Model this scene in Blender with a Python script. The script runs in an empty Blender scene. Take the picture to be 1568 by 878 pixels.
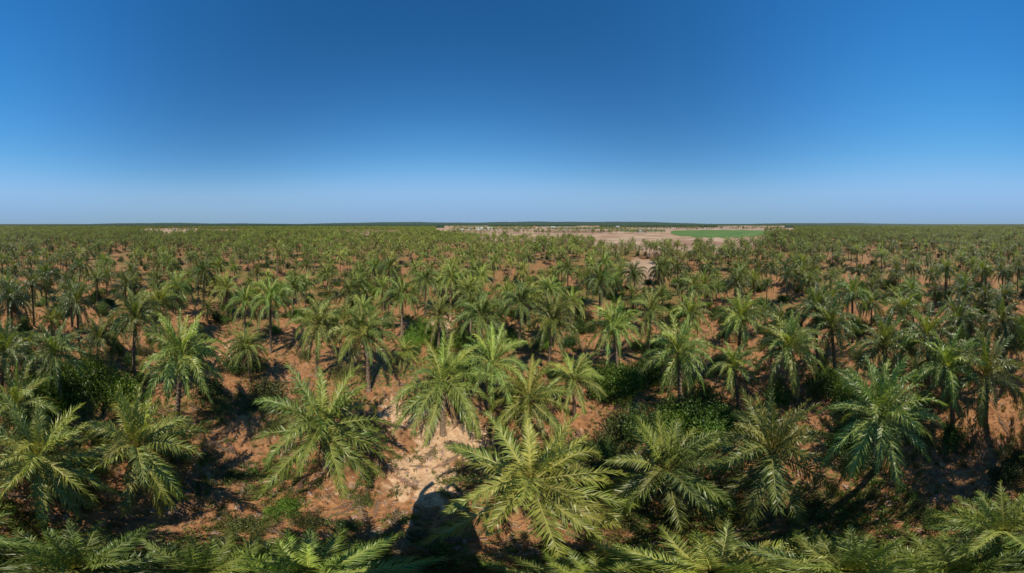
import bpy, math, random
import numpy as np
from mathutils import Vector, Matrix
random.seed(7); rng=np.random.default_rng(7)
scene=bpy.context.scene
H=20.0
SUN_AZ=156.0; SUN_EL=47.0

# ---------------------------------------------------------------- helpers
def link(o,parent=None):
    scene.collection.objects.link(o)
    if parent is not None: o.parent=parent
    return o
def mesh_obj(name,verts,faces,mats,matidx=None,cols=None,parent=None,smooth=False):
    me=bpy.data.meshes.new(name)
    me.from_pydata([tuple(v) for v in verts],[],[tuple(f) for f in faces])
    for m in mats: me.materials.append(m)
    if matidx is not None: me.polygons.foreach_set('material_index',np.array(matidx,dtype=np.int32))
    if cols is not None:
        a=me.color_attributes.new('col','FLOAT_COLOR','POINT')
        c=np.ones((len(verts),4),dtype=np.float32); c[:,:3]=np.array(cols)[:,:3]
        a.data.foreach_set('color',c.ravel())
    if smooth: me.polygons.foreach_set('use_smooth',np.ones(len(me.polygons),dtype=bool))
    me.update()
    return link(bpy.data.objects.new(name,me),parent)
def polar(az,r): 
    a=math.radians(az); return r*math.sin(a), r*math.cos(a)
def ground_h(x,y):
    r=np.hypot(x,y); f=np.clip(1-(r-150)/150,0,1)
    return f*(0.16*np.sin(x*0.31+1.3)*np.cos(y*0.27+.4)+0.09*np.sin(x*0.83+y*0.6)+0.05*np.sin(x*1.9-y*1.4+2)+0.025*np.sin(x*4.1+y*3.3))

# ---------------------------------------------------------------- materials
def new_mat(name):
    m=bpy.data.materials.new(name); m.use_nodes=True
    nt=m.node_tree; nt.nodes.clear(); return m,nt,nt.nodes,nt.links
def leaf_mat(name,rough=0.42,trans=0.28,tint=(1.3,1.3,0.55),hv=0.024,vv=0.38,spec=0.45):
    m,nt,N,L=new_mat(name)
    out=N.new('ShaderNodeOutputMaterial'); at=N.new('ShaderNodeAttribute'); at.attribute_name='col'
    oi=N.new('ShaderNodeObjectInfo')
    mr=N.new('ShaderNodeMapRange'); mr.inputs[3].default_value=0.5-hv*1.2; mr.inputs[4].default_value=0.5+hv*0.35
    L.new(oi.outputs['Random'],mr.inputs[0])
    mul=N.new('ShaderNodeMath'); mul.operation='MULTIPLY'; mul.inputs[1].default_value=7.31; L.new(oi.outputs['Random'],mul.inputs[0])
    fr=N.new('ShaderNodeMath'); fr.operation='FRACT'; L.new(mul.outputs[0],fr.inputs[0])
    mv=N.new('ShaderNodeMapRange'); mv.inputs[3].default_value=1-vv; mv.inputs[4].default_value=1+vv; L.new(fr.outputs[0],mv.inputs[0])
    hs=N.new('ShaderNodeHueSaturation'); L.new(at.outputs['Color'],hs.inputs['Color']); L.new(mr.outputs[0],hs.inputs['Hue']); L.new(mv.outputs[0],hs.inputs['Value'])
    p=N.new('ShaderNodeBsdfPrincipled'); p.inputs['Roughness'].default_value=rough; p.inputs['Specular IOR Level'].default_value=spec
    L.new(hs.outputs[0],p.inputs['Base Color'])
    tr=N.new('ShaderNodeBsdfTranslucent')
    mx=N.new('ShaderNodeMix'); mx.data_type='RGBA'; mx.blend_type='MULTIPLY'; mx.inputs[0].default_value=1; mx.inputs[7].default_value=(*tint,1)
    L.new(hs.outputs[0],mx.inputs[6]); L.new(mx.outputs[2],tr.inputs['Color'])
    ms=N.new('ShaderNodeMixShader'); ms.inputs[0].default_value=trans
    L.new(p.outputs[0],ms.inputs[1]); L.new(tr.outputs[0],ms.inputs[2]); L.new(ms.outputs[0],out.inputs[0])
    return m
def rough_mat(name,c1,c2,scale=6,rough=0.9,bump=0.4,usecol=False,detail=5):
    m,nt,N,L=new_mat(name)
    out=N.new('ShaderNodeOutputMaterial'); p=N.new('ShaderNodeBsdfPrincipled'); p.inputs['Roughness'].default_value=rough; p.inputs['Specular IOR Level'].default_value=0.2
    tc=N.new('ShaderNodeTexCoord'); nz=N.new('ShaderNodeTexNoise'); nz.inputs['Scale'].default_value=scale; nz.inputs['Detail'].default_value=detail
    L.new(tc.outputs['Object'],nz.inputs['Vector'])
    cr=N.new('ShaderNodeValToRGB'); cr.color_ramp.elements[0].position=.3; cr.color_ramp.elements[1].position=.7
    cr.color_ramp.elements[0].color=(*c1,1); cr.color_ramp.elements[1].color=(*c2,1)
    L.new(nz.outputs[0],cr.inputs[0]); L.new(cr.outputs[0],p.inputs['Base Color'])
    b=N.new('ShaderNodeBump'); b.inputs['Strength'].default_value=bump; b.inputs['Distance'].default_value=0.05
    if bump>0: L.new(nz.outputs[0],b.inputs['Height']); L.new(b.outputs[0],p.inputs['Normal'])
    L.new(p.outputs[0],out.inputs[0])
    return m
M_leaf=leaf_mat('palm_leaf')
M_shrub=leaf_mat('shrub_leaf',rough=.55,trans=.3)
M_grass=leaf_mat('grass_blade',rough=.6,trans=.3)
M_bark=rough_mat('palm_bark',(0.11,0.075,0.05),(0.30,0.215,0.145),scale=9,detail=2,bump=0)
M_wood=rough_mat('dry_stick',(0.16,0.10,0.06),(0.36,0.26,0.17),scale=5,detail=1,bump=0)
M_stone=rough_mat('stone',(0.25,0.15,0.10),(0.45,0.32,0.24),scale=8,detail=2,bump=0)
M_white=rough_mat('whitewash',(0.42,0.40,0.37),(0.55,0.52,0.48),scale=2,bump=.1)
M_roof=rough_mat('sheet_roof',(0.32,0.31,0.30),(0.45,0.44,0.43),scale=1,bump=.1)
M_tile=rough_mat('tile_roof',(0.28,0.12,0.07),(0.4,0.2,0.12),scale=2,bump=.1)
M_dark=rough_mat('dark_opening',(0.02,0.02,0.025),(0.04,0.04,0.045),scale=1,bump=0)
M_conc=rough_mat('concrete',(0.28,0.27,0.25),(0.42,0.4,0.37),scale=3)
M_steel=rough_mat('painted_steel',(0.3,0.3,0.3),(0.4,0.4,0.4),scale=3,bump=.05,rough=.5)
M_canopy=rough_mat('woodland_canopy',(0.022,0.042,0.020),(0.06,0.088,0.038),scale=0.09,bump=0,detail=4)
M_hill=rough_mat('hazed_hill_woodland',(0.035,0.062,0.045),(0.07,0.095,0.062),scale=0.012,bump=0,detail=6)  # woodland green with bluish distance haze put into the colour

def ground_mat():
    m,nt,N,L=new_mat('red_soil')
    out=N.new('ShaderNodeOutputMaterial'); p=N.new('ShaderNodeBsdfPrincipled'); p.inputs['Roughness'].default_value=.95; p.inputs['Specular IOR Level'].default_value=.15
    tc=N.new('ShaderNodeTexCoord')
    def noise(s,d=8,dist=0):
        n=N.new('ShaderNodeTexNoise'); n.inputs['Scale'].default_value=s; n.inputs['Detail'].default_value=d; n.inputs['Distortion'].default_value=dist; L.new(tc.outputs['Object'],n.inputs['Vector']); return n.outputs[0]
    def ramp(inp,a,b,ca,cb):
        r=N.new('ShaderNodeValToRGB'); r.color_ramp.elements[0].position=a; r.color_ramp.elements[1].position=b
        r.color_ramp.elements[0].color=(*ca,1); r.color_ramp.elements[1].color=(*cb,1); L.new(inp,r.inputs[0]); return r.outputs[0]
    def mix(f,a,b,mode='MIX'):
        x=N.new('ShaderNodeMix'); x.data_type='RGBA'; x.blend_type=mode
        if isinstance(f,float): x.inputs[0].default_value=f
        else: L.new(f,x.inputs[0])
        L.new(a,x.inputs[6]); L.new(b,x.inputs[7]); return x.outputs[2]
    n1=noise(0.35,4,.6); n2=noise(2.3,5); n3=noise(14,3)
    soil=ramp(n1,.35,.68,(0.24,0.098,0.038),(0.46,0.215,0.090))
    soil=mix(0.55,soil,ramp(n2,.35,.68,(0.18,0.074,0.032),(0.54,0.28,0.13)))
    sand=ramp(n2,.3,.7,(0.52,0.30,0.155),(0.74,0.50,0.31))
    nf=noise(0.02,4)
    field=ramp(nf,.35,.65,(0.31,0.18,0.10),(0.50,0.34,0.22))
    green=ramp(n3,.35,.65,(0.065,0.09,0.02),(0.19,0.18,0.05))
    at=N.new('ShaderNodeAttribute'); at.attribute_name='col'
    sx=N.new('ShaderNodeSeparateColor'); L.new(at.outputs['Color'],sx.inputs[0])
    def mask(ch,n,amp):
        a=N.new('ShaderNodeMath'); a.operation='MULTIPLY_ADD'; L.new(n,a.inputs[0]); a.inputs[1].default_value=amp; a.inputs[2].default_value=-amp*.5
        s=N.new('ShaderNodeMath'); s.operation='ADD'; L.new(a.outputs[0],s.inputs[0]); L.new(ch,s.inputs[1])
        r=N.new('ShaderNodeMapRange'); r.inputs[1].default_value=.42; r.inputs[2].default_value=.62; L.new(s.outputs[0],r.inputs[0]); return r.outputs[0]
    n4=noise(0.9,5,.8); n5=noise(1.1,5,1.2)
    c=mix(mask(sx.outputs[0],n4,1.3),soil,sand)
    c=mix(mask(sx.outputs[1],n5,2.0),c,green)
    vz=N.new('ShaderNodeTexVoronoi'); vz.inputs['Scale'].default_value=5.5; L.new(tc.outputs['Object'],vz.inputs['Vector'])
    sp=ramp(vz.outputs['Distance'],.08,.22,(0.5,0.45,0.4),(1,1,1))
    c=mix(0.5,c,sp,'MULTIPLY')
    c=mix(0.4,c,ramp(n3,.3,.7,(.65,.65,.65),(1.2,1.2,1.2)),'MULTIPLY')
    c=mix(sx.outputs[2],c,field)
    L.new(c,p.inputs['Base Color'])
    b=N.new('ShaderNodeBump'); b.inputs['Strength'].default_value=.8; b.inputs['Distance'].default_value=.12
    L.new(n2,b.inputs['Height']); L.new(b.outputs[0],p.inputs['Normal'])
    L.new(p.outputs[0],out.inputs[0]); return m
M_ground=ground_mat()

# ---------------------------------------------------------------- land cover
def adiff(a,b): return (a-b+180)%360-180
def open_land(az,r):
    """True where there are fields instead of palms"""
    az=np.asarray(az,float); r=np.asarray(r,float)
    edge=np.where(az<28,275+22*np.sin(az*.4),178+15*np.sin(az*.5)+8*np.sin(az*1.7))
    edge=edge+np.maximum(0,-8-az)*14+np.maximum(0,az-80)*22
    o=(az>-26)&(az<96)&(r>edge)
    def ell(a0,r0,wa,wr): return ((az-a0)/wa)**2+((r-r0)/wr)**2<1+.25*np.sin(az*1.3+r*.02)
    o|=ell(43.5,112,5.5,34)
    o|=ell(-116,800,13,370)|ell(-98,700,8,200)
    o|=ell(-48,620,13,190)
    o|=(az>-28)&(az<-18)&(r>38)&(r<60)
    o|=ell(-97,37,9,10)|ell(-79,27,9,7)|ell(64,40,4,6)|ell(-145,55,5,11)|ell(118,60,4,10)|ell(-58,62,4,9)|ell(150,48,4,8)|ell(25,33,5,6)|ell(85,36,4,6)
    return o
def blob(az,r,a0,r0,wa,wr): return np.exp(-((adiff(az,a0)/wa)**2+((r-r0)/wr)**2))
def build_ground():
    NA=720
    rs=[0.0001]; r=0.6
    while r<45000: rs.append(r); r*= 1.035 if r<60 else (1.05 if r<3000 else 1.2)
    rs=np.array(rs); th=np.linspace(0,2*np.pi,NA,endpoint=False)
    R,T=np.meshgrid(rs,th,indexing='ij'); X=R*np.sin(T); Y=R*np.cos(T); Z=ground_h(X,Y)
    az=((np.degrees(T)+180)%360)-180
    sand=0.05+0*R
    for b in [(-30,13.5,16,3.6,1.0),(-20,18,16,4,1.0),(-38,22,12,5,.7),(-24,47,5,10,.9),(-8,15,10,3,.6),(-60,12,14,3,.35),(24,18,10,3,.45),(-80,24,9,7,.45),(-97,37,8,9,.45),(145,15,12,4,.3),(-100,14,12,4,.3),(-25,11.5,12,3,.75)]:
        sand=np.maximum(sand,b[4]*blob(az,R,*b[:4]))
    fld=np.where(open_land(az,R)&(R>75),1.0,0.0)
    veg=.31+.25*np.sin(X*.12+1)*np.cos(Y*.15)
    for b in [(-25,7.0,30,1.3,.7),(-150,26,20,6,.8),(40,17,16,4,.75),(70,19,20,4,.7),(100,12,25,3,.65),(-115,24,10,5,.5),(-77,10,10,2,.5),(140,10,20,2,.5),(60,11,20,3,.6),(-84,21,8,4,.6),(-30,17,4,1.6,.5)]:
        veg=np.maximum(veg,b[4]*blob(az,R,*b[:4]))
    veg=veg*(1-.8*np.clip(sand,0,1)); veg=np.where(R>60,np.minimum(veg+.12,.6),veg); veg=np.where(fld>.5,.34,veg)
    veg=np.where(R>3500,.7,veg)
    V=np.stack([X,Y,Z],-1).reshape(-1,3); C=np.stack([sand,veg,fld],-1).reshape(-1,3)
    nr=len(rs); i=np.arange(nr-1)[:,None]*NA; j=np.arange(NA)[None,:]; j2=(j+1)%NA
    F=np.stack([i+j,i+NA+j,i+NA+j2,i+j2],-1).reshape(-1,4)[:,::-1]
    o=mesh_obj('ground',V,F.tolist(),[M_ground],cols=C,smooth=True)
build_ground()

# ---------------------------------------------------------------- palm
class MB:
    def __init__(s): s.v=[];s.f=[];s.c=[];s.m=[];s.n=0
    def add(s,v,f,c,m):
        v=np.asarray(v); s.v.append(v); 
        for q in f: s.f.append(tuple(int(k)+s.n for k in q)); s.m.append(m)
        c=np.asarray(c,float)
        if c.ndim==1: c=np.tile(c,(len(v),1))
        s.c.append(c); s.n+=len(v)
    def obj(s,name,mats,parent=None,smooth=False): return mesh_obj(name,np.concatenate(s.v),s.f,mats,s.m,np.concatenate(s.c),parent,smooth)
def norm(a): return a/np.maximum(np.linalg.norm(a,axis=-1,keepdims=True),1e-9)
def frond(mb,base,az,e0,droop,L,nleaf,col,rib,wl=0.075,twist=0.0,llen=0.19,hang=.5):
    ns=12; t=np.linspace(0,1,ns+1); e=e0-droop*t**1.35
    seg=L/ns; d=np.stack([np.cos(e)*math.sin(az),np.cos(e)*math.cos(az),np.sin(e)],-1)
    side0=np.array([math.cos(az),-math.sin(az),0.]); bendv=rng.normal(0,.14)
    d=norm(d+side0*(bendv*t[:,None]))
    P=np.vstack([[0,0,0],np.cumsum((d[:-1]+d[1:])/2*seg,0)])+base
    side=np.tile(side0,(ns+1,1))
    side=norm(side-d*(side*d).sum(-1,keepdims=True)); up=np.cross(side,d)
    ct,st=np.cos(twist*t)[:,None],np.sin(twist*t)[:,None]
    side,up=side*ct+up*st, up*ct-side*st
    w=(0.08*(1-t)**.8+.012)[:,None]
    v=np.concatenate([P-side*w,P+side*w,P+up*w*.7],0); n=ns+1
    f=[]
    for i in range(ns):
        f+= [(i,i+1,2*n+i+1,2*n+i),(2*n+i,2*n+i+1,n+i+1,n+i)]
    rc=np.array(rib)[None,:]*(1-t[:,None])+np.array(col)[None,:]*1.3*t[:,None]; mb.add(v,f,np.tile(rc,(3,1)),0)
    tl=np.linspace(.10,.985,nleaf)
    for sgn in (-1,1):
        tt=np.clip(tl+rng.normal(0,.006,nleaf),0.08,.99)
        ip=lambda A: np.stack([np.interp(tt,t,A[:,k]) for k in range(3)],-1)
        p=ip(P);dd=norm(ip(d));ss=norm(ip(side));uu=norm(ip(up))
        ll=L*llen*np.clip(.4+2.8*(tt-.08),0,1)*(1-.55*np.clip((tt-.45)/.55,0,1)**1.5)*rng.uniform(.75,1.15,nleaf)
        fa=np.radians(58-34*tt+rng.normal(0,7,nleaf)); 
        ua=np.radians(rng.normal(12,13,nleaf))
        dr=norm(sgn*ss*np.sin(fa)[:,None]+dd*np.cos(fa)[:,None]+uu*np.sin(ua)[:,None])
        wv=norm(dd-dr*(dd*dr).sum(-1,keepdims=True)+uu*rng.normal(0,.35,(nleaf,1)))
        ww=(wl*rng.uniform(.8,1.15,nleaf)*(.6+.4*np.sin(np.pi*np.clip(tt,0,1))))[:,None]*.5
        mid=p+dr*(ll*.5)[:,None]; hg=rng.uniform(.5,1.5,nleaf)*hang
        dr2=norm(dr+np.array([0,0,-1.])*hg[:,None]); tip=mid+dr2*(ll*.55)[:,None]
        v=np.stack([p-wv*ww*.7,p+wv*ww*.7,mid-wv*ww,mid+wv*ww,tip],1).reshape(-1,3)
        f=[]
        for i in range(nleaf):
            k=5*i; f+=[(k,k+1,k+3,k+2),(k+2,k+3,k+4)]
        br=rng.uniform(.72,1.25,nleaf)[:,None]
        cc=np.array(col)[None,:]*br; ct_=cc*np.array([1.2,1.1,1.0]); 
        yb=cc*.55+np.array(rib)[None,:]*.45
        c=np.stack([yb,yb,cc,cc,ct_],1).reshape(-1,3)
        mb.add(v,f,c,0)
def make_palm(name,ht,nf=40,nleaf=54,L=5.6,wl=.085,parent=None,dead=3,sides=12,boots=True,bright=1.0):
    mb=MB()
    lean=rng.normal(0,.045,2); habit=rng.uniform(-8,6)
    nr=int(max(6,ht*4)); a=np.linspace(0,2*np.pi,sides,endpoint=False); V=[]
    for i in range(nr+1):
        z=ht*i/nr; r=.27-.05*z/ht+.16*math.exp(-z*2.2)+(.035 if i%2 else 0)+ .12*max(0,(z/ht-.82)/.18)
        rr=r*(1+rng.normal(0,.05,sides)); off=lean*z*z/ht
        V.append(np.stack([rr*np.cos(a)+off[0],rr*np.sin(a)+off[1],np.full(sides,z-(.3 if i==0 else 0))],-1))
    f=[(i*sides+j,i*sides+(j+1)%sides,(i+1)*sides+(j+1)%sides,(i+1)*sides+j) for i in range(nr) for j in range(sides)]
    mb.add(np.concatenate(V),f,(.2,.14,.1),1)
    top=np.array([lean[0]*ht,lean[1]*ht,ht])
    if boots:
        nb=int(ht*16)
        for k in range(nb):
            z=ht*(.12+.88*k/nb); an=k*2.399; ro=.25+.1*max(0,(z/ht-.8)/.2); off=lean*z*z/ht
            o=np.array([math.cos(an)*ro+off[0],math.sin(an)*ro+off[1],z]); rd=np.array([math.cos(an),math.sin(an),0]); sd=np.array([-math.sin(an),math.cos(an),0])
            l=rng.uniform(.1,.26); u=norm(rd*.7+np.array([0,0,.8])); w=.07
            v=[o-sd*w-rd*.05,o+sd*w-rd*.05,o+sd*w-rd*.05+[0,0,-.12],o-sd*w-rd*.05+[0,0,-.12],o+u*l-sd*w*.5,o+u*l+sd*w*.5,o+u*l+sd*w*.5-rd*.02+[0,0,-.05],o+u*l-sd*w*.5+[0,0,-.05]]
            mb.add(v,[(0,1,5,4),(1,2,6,5),(2,3,7,6),(3,0,4,7),(4,5,6,7)],(.2,.14,.1),1)
    for k in range(nf):
        q=k/(nf-1); az=k*2.39996+rng.normal(0,.16)
        e0=math.radians(82-(88+habit)*q**.8+rng.normal(0,7)); dr=math.radians(40+50*math.sin(q*2.4)+rng.normal(0,11))
        l=L*(.66+.42*math.sin(min(1,q*1.5+.15)*1.57))*rng.uniform(.84,1.08)
        young=max(0,1-q*1.9); old=max(0,(q-.72)/.28)
        col=np.array([.120,.178,.031])*(1-young)+np.array([.22,.265,.044])*young
        col=col*(1-.4*old)+np.array([.17,.14,.045])*.4*old
        col=col*bright*rng.uniform(.72,1.3)*np.array([rng.uniform(.84,1.2),1,rng.uniform(.7,1.3)])
        rib=(.42,.41,.12)
        b=top+np.array([math.sin(az)*.18,math.cos(az)*.18,.1-.5*q])
        frond(mb,b,az,e0,dr,l,nleaf,col,rib,wl=wl,twist=rng.normal(0,.55),hang=.45+.6*q)
    for k in range(dead):
        az=rng.uniform(0,6.28); frond(mb,top+np.array([math.sin(az)*.25,math.cos(az)*.25,-.7]),az,math.radians(rng.uniform(-55,-25)),math.radians(rng.uniform(30,55)),L*.55,max(14,nleaf//2),np.array([.26,.165,.08])*rng.uniform(.7,1.1),(.22,.15,.08),wl=wl*.8,hang=1.2)
    for k in range(3):
        an=rng.uniform(0,6.28); c=top+np.array([math.cos(an)*.42,math.sin(an)*.42,-.25]); V=norm(rng.normal(0,1,(60,3)))*np.array([.2,.2,.28])*rng.uniform(.7,1,(60,1))+c
        vv=[];ff=[]
        for i,pv in enumerate(V):
            s=.05; vv+=[pv+[s,0,0],pv+[-s*.5,s,0],pv+[-s*.5,-s,0],pv+[0,0,s*1.3]]; k4=4*i; ff+=[(k4,k4+1,k4+3),(k4+1,k4+2,k4+3),(k4+2,k4,k4+3)]
        mb.add(vv,ff,(.17,.11,.03),0)
    return mb.obj(name,[M_leaf,M_bark],parent)

heights=[3.2,4.0,4.8,5.6,6.4,7.2,8.0,8.8]
protos=[]
for h in heights:
    o=make_palm('proto',h,nf=random.choice([34,40,37]),nleaf=58,L=random.uniform(5.3,5.9)); protos.append(o.data); bpy.data.objects.remove(o)

placed=[]
def put_palm(x,y,me,s,rot):
    o=bpy.data.objects.new('palm_tree',me); link(o); o.location=(x,y,float(ground_h(x,y))-.05); o.scale=(s,s,s*random.uniform(.95,1.05)); o.rotation_euler=(random.gauss(0,.035),random.gauss(0,.035),rot); placed.append((x,y))
survey=[(8.5,57,4.8,1.02),(-63,44.8,5.2,1.1),(-23.5,34.3,6.6,1.08),(5.8,38,5.2,.92),(-7.5,30.5,6.8,.95),(21.3,33,6,.72),(-48.7,24.4,8,1.08),(-66.5,21,8.6,.95),(-82,16.5,9,1.0),(-91,16.8,8,.88),
(-114,29.5,7.8,1.02),(-127.5,49,4.2,1.02),(-161,51,4.6,1.0),(53.5,54.5,4,.95),(90,48.5,5,1.0),(124.7,41,7,1.0),(77,31.5,5.4,.76),(57,27.5,7.6,.95),(97,26.5,7.8,.95),(36,23,7.6,.92),(12.5,21.5,7.6,.95),
(-11,20.5,8,.95),(-21,11.6,9,1.0),(-37.5,15,9,1.0),(-128.7,20.7,8,1.0),(127,26,7,1.0),(161,33,6.8,1.0),(167,67,3,.66),(-154,27.5,7,1.0),(-170,15.6,8.5,1.0),(-113,13.5,9,1.0),(77,20,8.4,1.0),
(142,24.5,7.8,1.0),(-141,25.5,5.6,.72),(2.5,16.3,9,.98),(30,12.7,9,1.0),(46,18.5,8.4,.95),(50,10,9,.95),(-105,10.5,9,1.0),(-168,40,5.8,.88),(-174,29,7,.95),(150,31,7.2,1.0),(110,22,8,1.0),
(-64,78,2.4,.64),(66,78,2.6,.66),(-150,77,2.6,.68),(-106,78,2.4,.64),(112,78,2.6,.66),(28,79.3,2.1,.50),(155,78,2.4,.64)]
for az,dep,z,s in survey:
    k=int(np.argmin([abs(h*s-z) for h in heights])); zz=heights[k]*s+.35
    r=(H-zz)/math.tan(math.radians(dep)); x,y=polar(az,r); put_palm(x,y,protos[k],s,random.uniform(0,6.28))
NEAR=85
tries=0
while tries<6500:
    tries+=1
    r=math.sqrt(random.uniform(21**2,NEAR**2)); az=random.uniform(-180,180)
    if open_land(az,r): continue
    if r<27 and not(az>100 or az<-125 or 20<az<60 and r>24): continue
    x,y=polar(az,r); mind=random.uniform(6.4,11.5) if r>30 else 8.8
    if math.sin(x*.11+2)*math.cos(y*.09)>.64 : continue
    P=np.array(placed)
    if np.min(np.hypot(P[:,0]-x,P[:,1]-y))<mind: continue
    put_palm(x,y,random.choice(protos[2:]),random.choice([random.uniform(.76,1.0),random.uniform(.76,1.0),random.uniform(.5,.76)]),random.uniform(0,6.28))
print('near palms',len(placed))

def instancer(name,child,X,Y,Z,S,parent=None):
    n=len(X); th=rng.uniform(0,2*np.pi,n); V=np.zeros((n,4,3))
    for k in range(4):
        a=th+k*np.pi/2; V[:,k,0]=X+np.cos(a)*S*.7071; V[:,k,1]=Y+np.sin(a)*S*.7071; V[:,k,2]=Z
    F=np.arange(4*n).reshape(-1,4)
    me=bpy.data.meshes.new(name); me.from_pydata(V.reshape(-1,3).tolist(),[],F.tolist()); me.update()
    o=bpy.data.objects.new(name,me); link(o); o.instance_type='FACES'; o.use_instance_faces_scale=True; o.instance_faces_scale=1
    o.show_instancer_for_render=False; o.show_instancer_for_viewport=False
    child.parent=o; return o
def scatter(name,children,X,Y,S,z0=-.05):
    idx=rng.integers(0,len(children),len(X)); Z=ground_h(X,Y)+z0
    for k,c in enumerate(children):
        m=idx==k; instancer(name,c,X[m],Y[m],Z[m],S[m])

# distant grove
RMAX=1250
g=np.arange(-RMAX,RMAX,9.6); GX,GY=np.meshgrid(g,g); GX=GX.ravel()+rng.uniform(-4.7,4.7,GX.size); GY=GY.ravel()+rng.uniform(-4.7,4.7,GY.size)
R=np.hypot(GX,GY); AZ=np.degrees(np.arctan2(GX,GY))
gap=np.sin(GX*.045+np.sin(GY*.03)*2)*np.cos(GY*.05+np.sin(GX*.02)*2)
keep=(R>NEAR+2)&(R<RMAX)&~open_land(AZ,R)&((gap<.52)|(rng.random(R.size)<.2))&(rng.random(R.size)<.93)
fx=[];fy=[]
for a0,a1,r0,r1,n in [(-22,30,500,520,90),(-22,40,780,800,200),(28,92,960,980,320),(30,52,520,545,50),(-20,10,1150,1200,260),(86,93,300,900,140),(-24,26,280,340,40),(20,92,180,215,26),(-22,93,1400,1500,520),(-128,-95,640,1000,220),(-60,-36,520,760,100)]:
    fx_a=rng.uniform(a0,a1,n); fr=(r0+(r1-r0)*rng.random(n))*(1+.06*np.sin(fx_a*.3))
    fx+=list(fr*np.sin(np.radians(fx_a))); fy+=list(fr*np.cos(np.radians(fx_a)))
GX=np.concatenate([GX[keep],fx]); GY=np.concatenate([GY[keep],fy]); 
far=[make_palm('palm',h,nf=22,nleaf=18,L=5.6,wl=.23,dead=1,sides=7,boots=False,bright=.96) for h in (6.2,7,7.8,8.4,9)]
S=rng.uniform(.58,.96,len(GX)); S=np.where(rng.random(len(GX))<.03,S*1.3,S)
scatter('distant_palm_grove',far,GX,GY,S)
print('far palms',len(GX))

# ---------------------------------------------------------------- shrubs
def make_shrub(name,w,h,n,leaf,col,lobes=9):
    mb=MB()
    C=np.stack([rng.normal(0,w*.26,lobes),rng.normal(0,w*.26,lobes),rng.uniform(.3,.8,lobes)*h],-1); Rr=rng.uniform(.18,.34,lobes)*w
    for c in C:
        s=np.array([c[0]*.2,c[1]*.2,0]); d=c-s; sd=norm(np.cross(d,[0,1,.3]))*.03; u=norm(np.cross(d,sd))*.03
        mb.add([s-sd,s+sd,s+u,c-sd*.3,c+sd*.3,c+u*.3],[(0,1,4,3),(1,2,5,4),(2,0,3,5)],(.2,.14,.1),1)
    k=rng.integers(0,lobes,n); dr=norm(rng.normal(0,1,(n,3))); rad=Rr[k]*rng.uniform(.45,1.3,n)
    p=C[k]+dr*rad[:,None]*np.array([1,1,.75]); p[:,2]=np.maximum(p[:,2],.03)
    a=norm(dr+rng.normal(0,.7,(n,3))); b=norm(np.cross(a,rng.normal(0,1,(n,3)))); ls=(leaf*rng.uniform(.6,1.3,n))[:,None]
    v=np.stack([p,p+a*ls*.5+b*ls*.28,p+a*ls,p+a*ls*.5-b*ls*.28],1).reshape(-1,3)
    lobe_b=rng.uniform(.6,1.4,lobes)[k]; c=np.array(col)[None,:]*(lobe_b*rng.uniform(.7,1.3,n))[:,None]*np.stack([rng.uniform(.8,1.3,n),np.ones(n),rng.uniform(.6,1.2,n)],-1)
    mb.add(v,np.arange(4*n).reshape(-1,4).tolist(),np.repeat(c,4,0),0)
    return mb.obj(name,[M_shrub,M_bark])
sh=[make_shrub('p',4.2,2.8,5200,.24,(.12,.22,.026),16),make_shrub('p',3.4,2.2,3800,.20,(.055,.10,.022),13),make_shrub('p',3.0,1.1,2600,.17,(.12,.14,.04),12),make_shrub('p',3.8,3.0,4600,.22,(.08,.15,.025),14)]
shm=[o.data for o in sh]
for o in sh: bpy.data.objects.remove(o)
def put_shrub(az,dep,k,s):
    r=(H-.8)/math.tan(math.radians(dep)); x,y=polar(az,r); o=bpy.data.objects.new('shrub',shm[k]); link(o); o.location=(x,y,float(ground_h(x,y))-.08); o.scale=(s*random.uniform(.9,1.3),s,s*random.uniform(.7,.95)); o.rotation_euler=(0,0,random.uniform(0,6.28))
for t in [(-150,36,0,1.1),(-143,34.5,0,.9),(-134,37,0,.9),(-160,39,0,1),(-166,43,3,.9),(-155,34,0,.9),(-92,30,1,1.2),(-89,31.5,3,.8),(-95,31.5,1,.9),(-104,37,1,.9),(-100,40,2,.8),(-31,24,0,1.0),(-27,25.5,0,.8),(-34,26,0,.6),(35,35,0,.9),(38,37,0,.8),(31,36,0,.7),(48,32.5,1,1.1),(52,34,1,1.0),(45,34,1,.8),
 (64,42,3,1),(59,44.5,0,.7),(68,45.5,3,.8),(72,43,1,.9),(41,45,1,.9),(36,47,2,.8),(46,46,1,.7),(110,34.5,0,.7),(106,37,1,.8),(-83,36,2,1.1),(-88,40,2,.8),(-80,44,2,.7),(-77.5,63,0,.30),(-72,66,2,.4),(137,63,2,.45),(144,65,1,.3),(23.5,51,1,.6),(28,54,2,.6),(32,50,1,.5),
 (103,62,2,.5),(96,64,2,.4),(77,64,2,.45),(172,51,2,.7),(168,55,1,.5),(-90,66,2,.45),(40,62,2,.4),(33,66,1,.3),(118,52,1,.6),(114,47,3,.6),(122,60,2,.4),(-145,61,2,.4),(150,47,1,.6),(-17,26,0,.8),(-58,33,2,.8),(-70,29,2,.7),(-66,66,2,.3),(-56,67,1,.25),(-98,66,2,.3),(-86,58,2,.35),(-95,55,2,.4),(-50,61,2,.35)]: put_shrub(t[0],t[1],t[2],t[3]*1.35)
cnt=0
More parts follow.
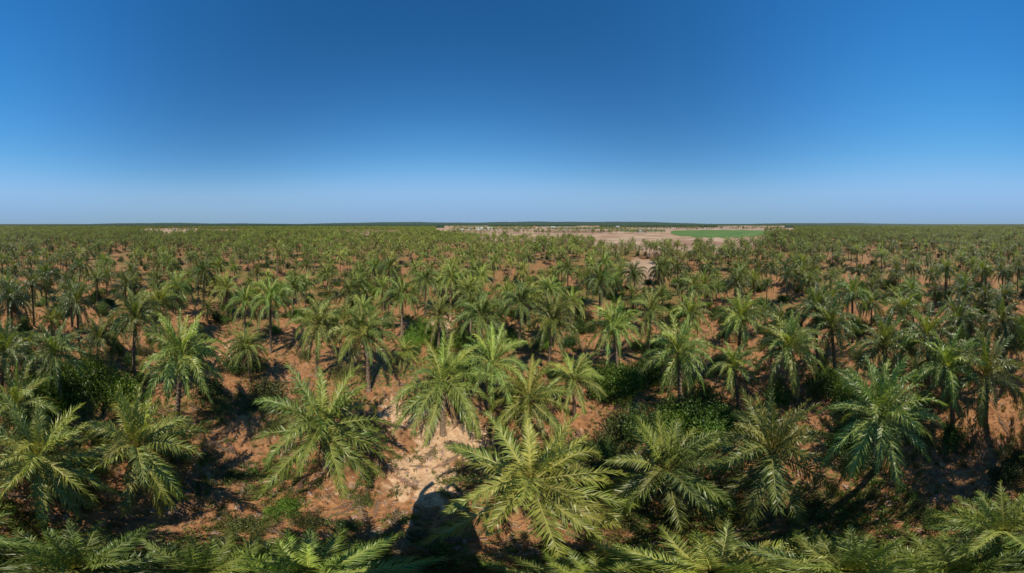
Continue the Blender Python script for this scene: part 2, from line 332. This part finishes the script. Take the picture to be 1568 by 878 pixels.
while cnt<360:
    r=math.sqrt(random.uniform(22**2,85**2)); az=random.uniform(-180,180)
    if open_land(az,r) or (-60<az<-5 and r<30): continue
    if -100<az<-40 and r<42 and random.random()<.7: continue
    x,y=polar(az,r)
    o=bpy.data.objects.new('shrub',random.choice(shm)); link(o); s=random.uniform(.45,1.1); o.location=(x,y,float(ground_h(x,y))-.08); o.scale=(s*random.uniform(.9,1.5),s,s*.8); o.rotation_euler=(0,0,random.uniform(0,6.28)); cnt+=1
n=8000; r=np.sqrt(rng.uniform(85**2,520**2,n)); a=rng.uniform(0,2*np.pi,n); m=~open_land((np.degrees(a)+180)%360-180,r); 
under=[make_shrub('undergrowth_shrub',3,1.8,320,.5,c,8) for c in ((.06,.10,.025),(.04,.075,.02))]
scatter('distant_undergrowth',under,(r*np.sin(a))[m],(r*np.cos(a))[m],rng.uniform(.5,1.2,m.sum()))

# ---------------------------------------------------------------- grass, litter, stones
def make_tuft(name,nb,h,col,spread=.16):
    mb=MB()
    for i in range(nb):
        an=rng.uniform(0,6.28); b=np.array([rng.normal(0,spread*.6),rng.normal(0,spread*.6),0]); d=np.array([math.cos(an),math.sin(an),0]); sd=np.array([-d[1],d[0],0])*.014; hh=h*rng.uniform(.5,1.1); o=rng.uniform(.1,.6)*hh
        mb.add([b-sd,b+sd,b+d*o*.4+sd*.8+[0,0,hh*.6],b+d*o*.4-sd*.8+[0,0,hh*.6],b+d*o+[0,0,hh]],[(0,1,2,3),(3,2,4)],np.array(col)*rng.uniform(.6,1.4),0)
    return mb.obj(name,[M_grass])
tf=[make_tuft('tuft',34,.42,(.12,.17,.035)),make_tuft('tuft',30,.3,(.18,.17,.055)),make_tuft('tuft',38,.5,(.30,.22,.09)),make_shrub('weed',.8,.35,120,.11,(.10,.17,.03),6)]
n=44000; r=np.sqrt(rng.uniform(3**2,56**2,n)); r=np.where(rng.random(n)<.45,rng.uniform(4,26,n),r); a=rng.uniform(-180,180,n)
X=r*np.sin(np.radians(a)); Y=r*np.cos(np.radians(a))
pat=.5+.5*np.sin(X*.42+2*np.sin(Y*.23))*np.cos(Y*.37+1.5*np.sin(X*.19)); pat=pat*.75+.2*(np.sin(X*1.3+Y)*.5+.5)
clear=np.maximum.reduce([blob(a,r,-30,13.5,15,3.4),blob(a,r,-20,18,13,4),blob(a,r,-38,22,10,5),.95*blob(a,r,-25,11,12,3.4)])
clear=clear*(1-.8*blob(a,r,-29,17,3.5,1.3))
m=(rng.random(n)<np.clip(pat**2.2*1.2,0.03,1)*(1-.93*clear))
scatter('grass',tf,X[m],Y[m],rng.uniform(.5,1.25,m.sum()),z0=0)
def make_litter(name,n,col,s0,l0):
    mb=MB()
    for i in range(n):
        b=np.append(rng.normal(0,s0,2),rng.uniform(.01,.05)); an=rng.uniform(0,6.28); l=rng.uniform(.3,1)*l0; d=np.array([math.cos(an),math.sin(an),rng.normal(0,.1)])*l; sd=np.array([-math.sin(an),math.cos(an),0])*rng.uniform(.01,.03); u=np.array([0,0,.03])
        mb.add([b-sd,b+sd,b+u,b+d-sd*.4,b+d+sd*.4,b+d+u*.6],[(0,1,4,3),(1,2,5,4),(2,0,3,5)],np.array(col),0)
    return mb.obj(name,[M_wood])
def make_dead_frond(name):
    mb=MB(); frond(mb,np.array([0,0,.12]),0,math.radians(6),math.radians(10),3.2,30,np.array([.25,.17,.1]),(.3,.2,.12),wl=.06,hang=.12); return mb.obj(name,[M_grass])
def make_stone(name):
    mb=MB(); 
    for i in range(7):
        c=np.append(rng.normal(0,.25,2),.02); s=rng.uniform(.03,.11); nn=7
        a=np.linspace(0,6.283,nn,endpoint=False); V=[]
        for zz,rr in ((-.3,.9),(.25,1),(.6,.6)): V.append(np.stack([np.cos(a)*s*rr*rng.uniform(.8,1.2,nn)*1.2,np.sin(a)*s*rr*rng.uniform(.8,1.2,nn),np.full(nn,zz*s)],-1)+c)
        V.append(np.array([c+[0,0,s*.7]])); f=[(i2*nn+j,i2*nn+(j+1)%nn,(i2+1)*nn+(j+1)%nn,(i2+1)*nn+j) for i2 in range(2) for j in range(nn)]+[(2*nn+j,2*nn+(j+1)%nn,3*nn) for j in range(nn)]
        mb.add(np.concatenate(V),f,(.4,.3,.2),0)
    return mb.obj(name,[M_stone])
n=5200; r=rng.uniform(4,48,n); a=rng.uniform(0,2*np.pi,n); scatter('ground_litter',[make_litter('sticks',9,(1,1,1),.35,.7),make_litter('twigs',14,(1,1,1),.3,.35)],r*np.sin(a),r*np.cos(a),rng.uniform(.5,1.2,n),z0=0)
n=340; r=rng.uniform(6,50,n); a=rng.uniform(0,2*np.pi,n); scatter('fallen_fronds',[make_dead_frond('dry_frond') for _ in range(3)],r*np.sin(a),r*np.cos(a),rng.uniform(.5,1.0,n),z0=0)
n=1500; r=rng.uniform(5,40,n); a=rng.uniform(0,2*np.pi,n); scatter('stones',[make_stone('stone_group') for _ in range(2)],r*np.sin(a),r*np.cos(a),rng.uniform(.5,1.3,n),z0=0)

# ---------------------------------------------------------------- fields
def field(name,az0,az1,r0,r1,c1,c2,z,scale=.02,r0b=None,r1b=None):
    m=rough_mat(name+'_mat',c1,c2,scale=scale,bump=0,detail=6); n=40; V=[];F=[]
    for i in range(n+1):
        t=i/n; az=az0+(az1-az0)*t; ra=r0+((r0b or r0)-r0)*t+ (r1-r0)*.03*math.sin(i*1.1); rb=r1+((r1b or r1)-r1)*t+(r1-r0)*.03*math.sin(i*.9+1)
        e=math.sin(math.pi*t)**.35; mid=(ra+rb)/2; ra=mid+(ra-mid)*(.25+.75*e); rb=mid+(rb-mid)*(.25+.75*e)
        V+=[(*polar(az,ra),z),(*polar(az,rb),z)]
        if i: F.append((2*i-2,2*i-1,2*i+1,2*i))
    mesh_obj(name,V,F,[m])
field('crop_field',54,88,365,840,(.07,.145,.025),(.13,.19,.045),.10)
field('crop_field',36,52,640,920,(.09,.12,.04),(.15,.16,.06),.10)
field('ploughed_field',-20,4,560,740,(.30,.17,.11),(.42,.27,.19),.10)
field('ploughed_field',8,34,560,760,(.20,.11,.065),(.31,.185,.12),.12)
field('crop_field',12,36,1000,1400,(.07,.10,.045),(.12,.14,.06),.14)
field('crop_field',-21,6,960,1150,(.07,.10,.045),(.13,.14,.06),.14)
field('ploughed_field',40,86,1000,1800,(.34,.23,.16),(.44,.32,.24),.16)
field('fallow_field',-12,20,1400,2600,(.36,.26,.19),(.46,.35,.27),.18)
field('dirt_road',24,92,318,326,(.50,.36,.25),(.58,.44,.32),.13)
field('dirt_road',-20,40,880,892,(.5,.38,.28),(.6,.46,.36),.16)
field('fallow_field',50,72,235,295,(.25,.13,.08),(.36,.21,.13),.09)

def canopy(name,az0,az1,r0,r1,h0,h1,mat,na,nr,jit):
    V=[];F=[]; W=na+1
    for j in range(nr+1):
        r=r0*(r1/r0)**(j/nr)
        for i in range(na+1):
            az=az0+(az1-az0)*i/na; t=j/nr
            if j==0: z=0
            else: z=(h0+(h1-h0)*t)+random.uniform(-jit,jit)
            rr=r*(1+random.uniform(-.01,.01)); V.append((*polar(az,rr),z))
    for j in range(nr):
        for i in range(na): k=j*W+i; F.append((k,k+1,k+W+1,k+W))
    mesh_obj(name,V,F,[mat])
canopy('distant_woodland',93,337,RMAX-10,7000,7,9,M_canopy,3600,22,2.4)
canopy('distant_woodland',-23,93,2700,7000,9,12,M_canopy,1600,12,2.4)
canopy('distant_woodland',-8,22,1900,2050,9,9,M_canopy,500,3,2)
canopy('distant_woodland',30,70,1500,1620,9,9,M_canopy,500,3,2)
def hills(name,az0,az1,r,hmax,seed,mat):
    V=[];F=[];n=600
    for i in range(n+1):
        t=i/n; az=az0+(az1-az0)*t; e=math.sin(math.pi*t)**.6
        h=hmax*e*(.75+.14*math.sin(t*9+seed)+.08*math.sin(t*23+seed*2)+.03*math.sin(t*71))+random.uniform(-3,3)
        V+=[(*polar(az,r),-5),(*polar(az,r*1.06),h*.6),(*polar(az,r*1.15),h),(*polar(az,r*1.5),-5)]
        if i:
            k=4*i
            for q in range(3): F.append((k-4+q,k+q,k+q+1,k-3+q))
    mesh_obj(name,V,F,[mat],smooth=True)
hills('distant_hills',-75,75,5000,92,1,M_hill); hills('distant_hills',60,150,6500,50,3,M_hill); hills('distant_hills',-150,-70,6000,56,5,M_hill)

# ---------------------------------------------------------------- distant buildings
def box(mb,c,s,m,rz=0):
    x,y,z=[k/2 for k in s]; v=np.array([(i*x,j*y,k*z) for i in(-1,1) for j in(-1,1) for k in(-1,1)],float)+np.array(c)
    mb.add(v,[(0,1,3,2),(4,6,7,5),(0,4,5,1),(2,3,7,6),(0,2,6,4),(1,5,7,3)],(1,1,1),m)
def house(name,az,r,L,W,h,rot,roofm):
    e=bpy.data.objects.new(name,None); link(e); x,y=polar(az,r); e.location=(x,y,0); e.rotation_euler=(0,0,rot)
    mb=MB(); box(mb,(0,0,h/2),(L,W,h),0); mb.add([(-L/2,-W/2,h),(-L/2,W/2,h),(-L/2,0,h+W*.28)],[(0,1,2)],(1,1,1),0); mb.add([(L/2,-W/2,h),(L/2,W/2,h),(L/2,0,h+W*.28)],[(0,1,2)],(1,1,1),0); mb.obj('walls',[M_white],e)
    mb=MB(); o=.5; q=.28*2*o
    for s in(-1,1): mb.add([(-L/2-o,s*(W/2+o),h-q+.1),(L/2+o,s*(W/2+o),h-q+.1),(L/2+o,0,h+W*.28+.12),(-L/2-o,0,h+W*.28+.12)],[(0,1,2,3)],(1,1,1),0)
    mb.obj('roof',[roofm],e)
    mb=MB(); nwin=max(2,int(L/3.5))
    for s in(-1,1):
        for k in range(nwin):
            xx=-L/2+L*(k+.5)/nwin
            if k==nwin//2: box(mb,(xx,s*(W/2+.02),1.05),(1.1,.08,2.1),0)
            else: box(mb,(xx,s*(W/2+.02),h*.55),(1.2,.08,1.1),0)
    mb.obj('windows_and_door',[M_dark],e)
for a in [('farm_shed',-11,880,36,14,5,.2,M_roof),('farm_shed',-7.5,905,28,12,4.5,.1,M_roof),('farm_shed',-14.5,930,24,12,4.5,-.1,M_roof),('white_house',-4,860,16,10,4.5,.5,M_tile),('white_house',-17,700,14,9,4.2,.3,M_roof),('white_house',43.5,560,13,8,4.2,-.6,M_roof),('white_house',45.5,585,10,7,3.6,-.9,M_tile),
 ('farm_shed',8,1150,34,14,5,0,M_tile),('farm_shed',14,1180,26,12,5,-.2,M_roof),('white_house',63,980,18,12,5,-1,M_tile),('farm_shed',36,1350,30,14,5,-.6,M_roof),('white_house',-115,760,16,10,5,1,M_tile),('white_house',-110,800,14,10,5,.7,M_tile)]: house(*a)
def mast(az,r,h):
    e=bpy.data.objects.new('radio_mast',None); link(e); x,y=polar(az,r); e.location=(x,y,0); mb=MB()
    w=1.6
    for sx in(-1,1):
        for sy in(-1,1):
            v=[];
            for (zz,ww) in((0,w),(h,.35)):
                for dx,dy in((-.15,-.15),(.15,-.15),(.15,.15),(-.15,.15)): v.append((sx*ww+dx,sy*ww+dy,zz))
            mb.add(v,[(0,1,5,4),(1,2,6,5),(2,3,7,6),(3,0,4,7)],(1,1,1),0)
    for k in range(14):
        z=h*k/14; ww=w+(.35-w)*k/14; box(mb,(0,ww,z),(2*ww,.15,.15),0); box(mb,(0,-ww,z),(2*ww,.15,.15),0); box(mb,(ww,0,z),(.15,2*ww,.15),0); box(mb,(-ww,0,z),(.15,2*ww,.15),0)
    box(mb,(0,0,h+2),(.2,.2,4),0)
    mb.obj('lattice',[M_steel],e)
mast(-101,1500,46); mast(-157,2200,30)

# ---------------------------------------------------------------- water tower with person (its shadow falls in the clearing)
TOP=10.9
tw=bpy.data.objects.new('water_tower',None); link(tw)
def ring(mb,prof,n,m,center=(0,0)):
    a=np.linspace(0,2*np.pi,n,endpoint=False); V=[np.stack([center[0]+r*np.cos(a),center[1]+r*np.sin(a),np.full(n,z)],-1) for r,z in prof]
    k=len(prof); f=[(i*n+j,i*n+(j+1)%n,(i+1)*n+(j+1)%n,(i+1)*n+j) for i in range(k-1) for j in range(n)]+[tuple(range((k-1)*n,k*n))]
    mb.add(np.concatenate(V),f,(1,1,1),m)
mb=MB(); ring(mb,[(1.25,-.5),(1.2,0),(1.15,6.4),(1.6,7.2),(1.62,TOP-.4),(1.7,TOP-.35),(1.7,TOP-.1),(1.5,TOP),(0.1,TOP+.05)],40,0); mb.obj('tank_and_shaft',[M_conc],tw)
def tube(name,pts,r,mat,parent):
    cu=bpy.data.curves.new(name,'CURVE'); cu.dimensions='3D'; cu.bevel_depth=r; cu.bevel_resolution=2; sp=cu.splines.new('POLY'); sp.points.add(len(pts)-1)
    for p,q in zip(sp.points,pts): p.co=(*q,1)
    cu.materials.append(mat); o=bpy.data.objects.new(name,cu); link(o,parent); return o
sa=math.radians(SUN_AZ); perp=Vector((math.cos(sa),-math.sin(sa),0)) # perpendicular to sun bearing
for s in(-1,1):
    pts=[]
    for k in range(15):
        t=k/14*math.pi*.9; pts.append(perp*s*(1.05+.42*math.sin(t)-.55*(k/14)**2)+Vector((0,0,TOP-.1+2.7*k/14)))
    tube('shadow_arm_'+('a' if s<0 else 'b'),pts,.17,M_steel,tw)  # curved bars added to cast the two arms of the tower's shadow
M_skin=rough_mat('skin',(.32,.19,.12),(.36,.22,.15),scale=4,bump=0,rough=.6); M_shirt=rough_mat('shirt_cloth',(.25,.3,.4),(.3,.36,.46),scale=8); M_trou=rough_mat('trouser_cloth',(.05,.05,.07),(.08,.08,.1),scale=8); M_hair=rough_mat('hair',(.01,.008,.006),(.03,.02,.015),scale=30)
def skin(name,J,E,mat,parent,lv=2):
    me=bpy.data.meshes.new(name); me.from_pydata([j[:3] for j in J],E,[]); o=bpy.data.objects.new(name,me); link(o,parent)
    md=o.modifiers.new('Skin','SKIN'); sv=me.skin_vertices[0].data if me.skin_vertices else None
    if sv is None:
        bpy.context.view_layer.objects.active=o
        sv=me.skin_vertices[0].data
    for v,j in zip(sv,J): v.radius=(j[3],j[3]*(j[4] if len(j)>4 else 1))
    sv[0].use_root=True; o.modifiers.new('Sub','SUBSURF').levels=lv; me.materials.append(mat); o.modifiers['Sub'].render_levels=lv; return o
def person():
    e=bpy.data.objects.new('person',None); link(e); e.location=(0,0,TOP+.05); e.rotation_euler=(0,0,-sa+math.pi)
    try:
        skin('trousers',[(0,0,.93,.15,.8),(-.1,0,.86,.1),(-.12,.02,.5,.07),(-.13,0,.1,.055),(.1,0,.86,.1),(.12,.02,.5,.07),(.13,0,.1,.055)],[(0,1),(1,2),(2,3),(0,4),(4,5),(5,6)],M_trou,e)
        skin('shirt',[(0,0,.95,.15,.75),(0,0,1.15,.15,.75),(0,0,1.36,.16,.7),(0,0,1.46,.07),(-.2,0,1.41,.065),(.2,0,1.41,.065),(-.42,.02,1.5,.05),(.42,.02,1.5,.05)],[(0,1),(1,2),(2,3),(2,4),(2,5),(4,6),(5,7)],M_shirt,e)
        skin('head',[(0,0,1.44,.06),(0,0,1.54,.058),(0,.015,1.62,.085),(0,.01,1.72,.088),(0,0,1.76,.05)],[(0,1),(1,2),(2,3),(3,4)],M_skin,e)
        skin('nose',[(0,.09,1.68,.008),(0,.115,1.645,.014)],[(0,1)],M_skin,e,1)
        skin('hair',[(0,-.02,1.70,.088),(0,-.01,1.76,.085),(0,0,1.80,.03)],[(0,1),(1,2)],M_hair,e)
        for s in(-1,1):
            skin('eye',[(s*.032,.093,1.675,.009),(s*.04,.092,1.675,.008)],[(0,1)],M_hair,e,1)
            skin('ear',[(s*.09,0,1.69,.012),(s*.093,0,1.64,.011)],[(0,1)],M_skin,e,1)
            skin('forearm',[(s*.41,.02,1.5,.042),(s*.48,.04,1.62,.038),(s*.42,.08,1.86,.027),(s*.40,.09,1.93,.036,.5)],[(0,1),(1,2),(2,3)],M_skin,e)
            for k,ln in enumerate((.07,.085,.08,.06)):
                fx=s*(.375+.018*k*1.0); skin('finger',[(fx,.09,1.95,.009),(fx,.1,1.95+ln*.55,.009),(fx,.12,1.95+ln,.008)],[(0,1),(1,2)],M_skin,e,1)
            skin('thumb',[(s*.375,.09,1.91,.011),(s*.345,.1,1.94,.01),(s*.335,.11,1.97,.009)],[(0,1),(1,2)],M_skin,e,1)
            skin('shoe',[(s*.13,-.03,.05,.05),(s*.13,.12,.04,.045),(s*.135,.2,.03,.03)],[(0,1),(1,2)],M_hair,e)
    except Exception as ex: print('person issue',ex)
person()

# ---------------------------------------------------------------- light, sky, camera
sd=Vector((math.sin(math.radians(SUN_AZ))*math.cos(math.radians(SUN_EL)),math.cos(math.radians(SUN_AZ))*math.cos(math.radians(SUN_EL)),math.sin(math.radians(SUN_EL))))
l=bpy.data.lights.new('sun','SUN'); l.energy=5.0; l.angle=math.radians(.5); l.color=(1,.94,.80); lo=bpy.data.objects.new('sun',l); link(lo); lo.rotation_euler=sd.to_track_quat('Z','Y').to_euler(); lo.location=(0,0,60)
w=bpy.data.worlds.new('World'); scene.world=w; w.use_nodes=True; N=w.node_tree.nodes; L=w.node_tree.links; bg=N['Background']
sky=N.new('ShaderNodeTexSky'); sky.sky_type='NISHITA'; sky.sun_disc=False; sky.sun_elevation=math.radians(SUN_EL); sky.sun_rotation=math.radians(SUN_AZ); sky.altitude=300; sky.air_density=1.0; sky.dust_density=0.0; sky.ozone_density=2.5
hs=N.new('ShaderNodeHueSaturation'); hs.inputs['Saturation'].default_value=1.34
L.new(sky.outputs[0],hs.inputs['Color'])
sep=N.new('ShaderNodeSeparateColor'); com=N.new('ShaderNodeCombineColor'); L.new(hs.outputs[0],sep.inputs[0])
STR=.137
for i,kk in enumerate((.30,.54,.88)):   # soft shoulder, keeps the circumsolar sky from clipping
    def mth(op,a,b):
        m=N.new('ShaderNodeMath'); m.operation=op
        for s_,v_ in ((0,a),(1,b)):
            if isinstance(v_,(int,float)): m.inputs[s_].default_value=v_
            else: L.new(v_,m.inputs[s_])
        return m.outputs[0]
    x=mth('MAXIMUM',sep.outputs[i],0.0); q=mth('POWER',mth('DIVIDE',x,kk/STR),4.0); L.new(mth('DIVIDE',x,mth('POWER',mth('ADD',q,1.0),1/4)),com.inputs[i])
# low bluish haze layer near the horizon
tc=N.new('ShaderNodeTexCoord'); sx=N.new('ShaderNodeSeparateXYZ'); L.new(tc.outputs['Generated'],sx.inputs[0])
mr=N.new('ShaderNodeMapRange'); mr.interpolation_type='SMOOTHERSTEP'; mr.inputs[1].default_value=-.12; mr.inputs[2].default_value=.20; mr.inputs[3].default_value=1.0; mr.inputs[4].default_value=0.0
L.new(sx.outputs[2],mr.inputs[0])
mx=N.new('ShaderNodeMix'); mx.data_type='RGBA'; L.new(mr.outputs[0],mx.inputs[0]); L.new(com.outputs[0],mx.inputs[6]); mx.inputs[7].default_value=(.25/STR,.36/STR,.55/STR,1)
L.new(mx.outputs[2],bg.inputs[0]); bg.inputs[1].default_value=STR
cam=bpy.data.cameras.new('camera'); co=bpy.data.objects.new('camera',cam); link(co); co.location=(0,0,H); co.rotation_euler=(math.pi/2,0,0)
cam.type='PANO'; cam.clip_end=100000; cam.clip_start=.05
scene.camera=co
vals=dict(latitude_min=math.radians(-78),latitude_max=math.radians(50),longitude_min=math.radians(-174.2),longitude_max=math.radians(174.2))
host=None
if hasattr(cam,'panorama_type'): host=cam
elif hasattr(cam,'cycles'): host=cam.cycles
else:
    import addon_utils
    addon_utils.enable('cycles')
    if hasattr(cam,'cycles'): host=cam.cycles
host.panorama_type='EQUIRECTANGULAR'
for k,v in vals.items(): setattr(host,k,v)
scene.view_settings.view_transform='Standard'; scene.view_settings.look='None'; scene.view_settings.exposure=0
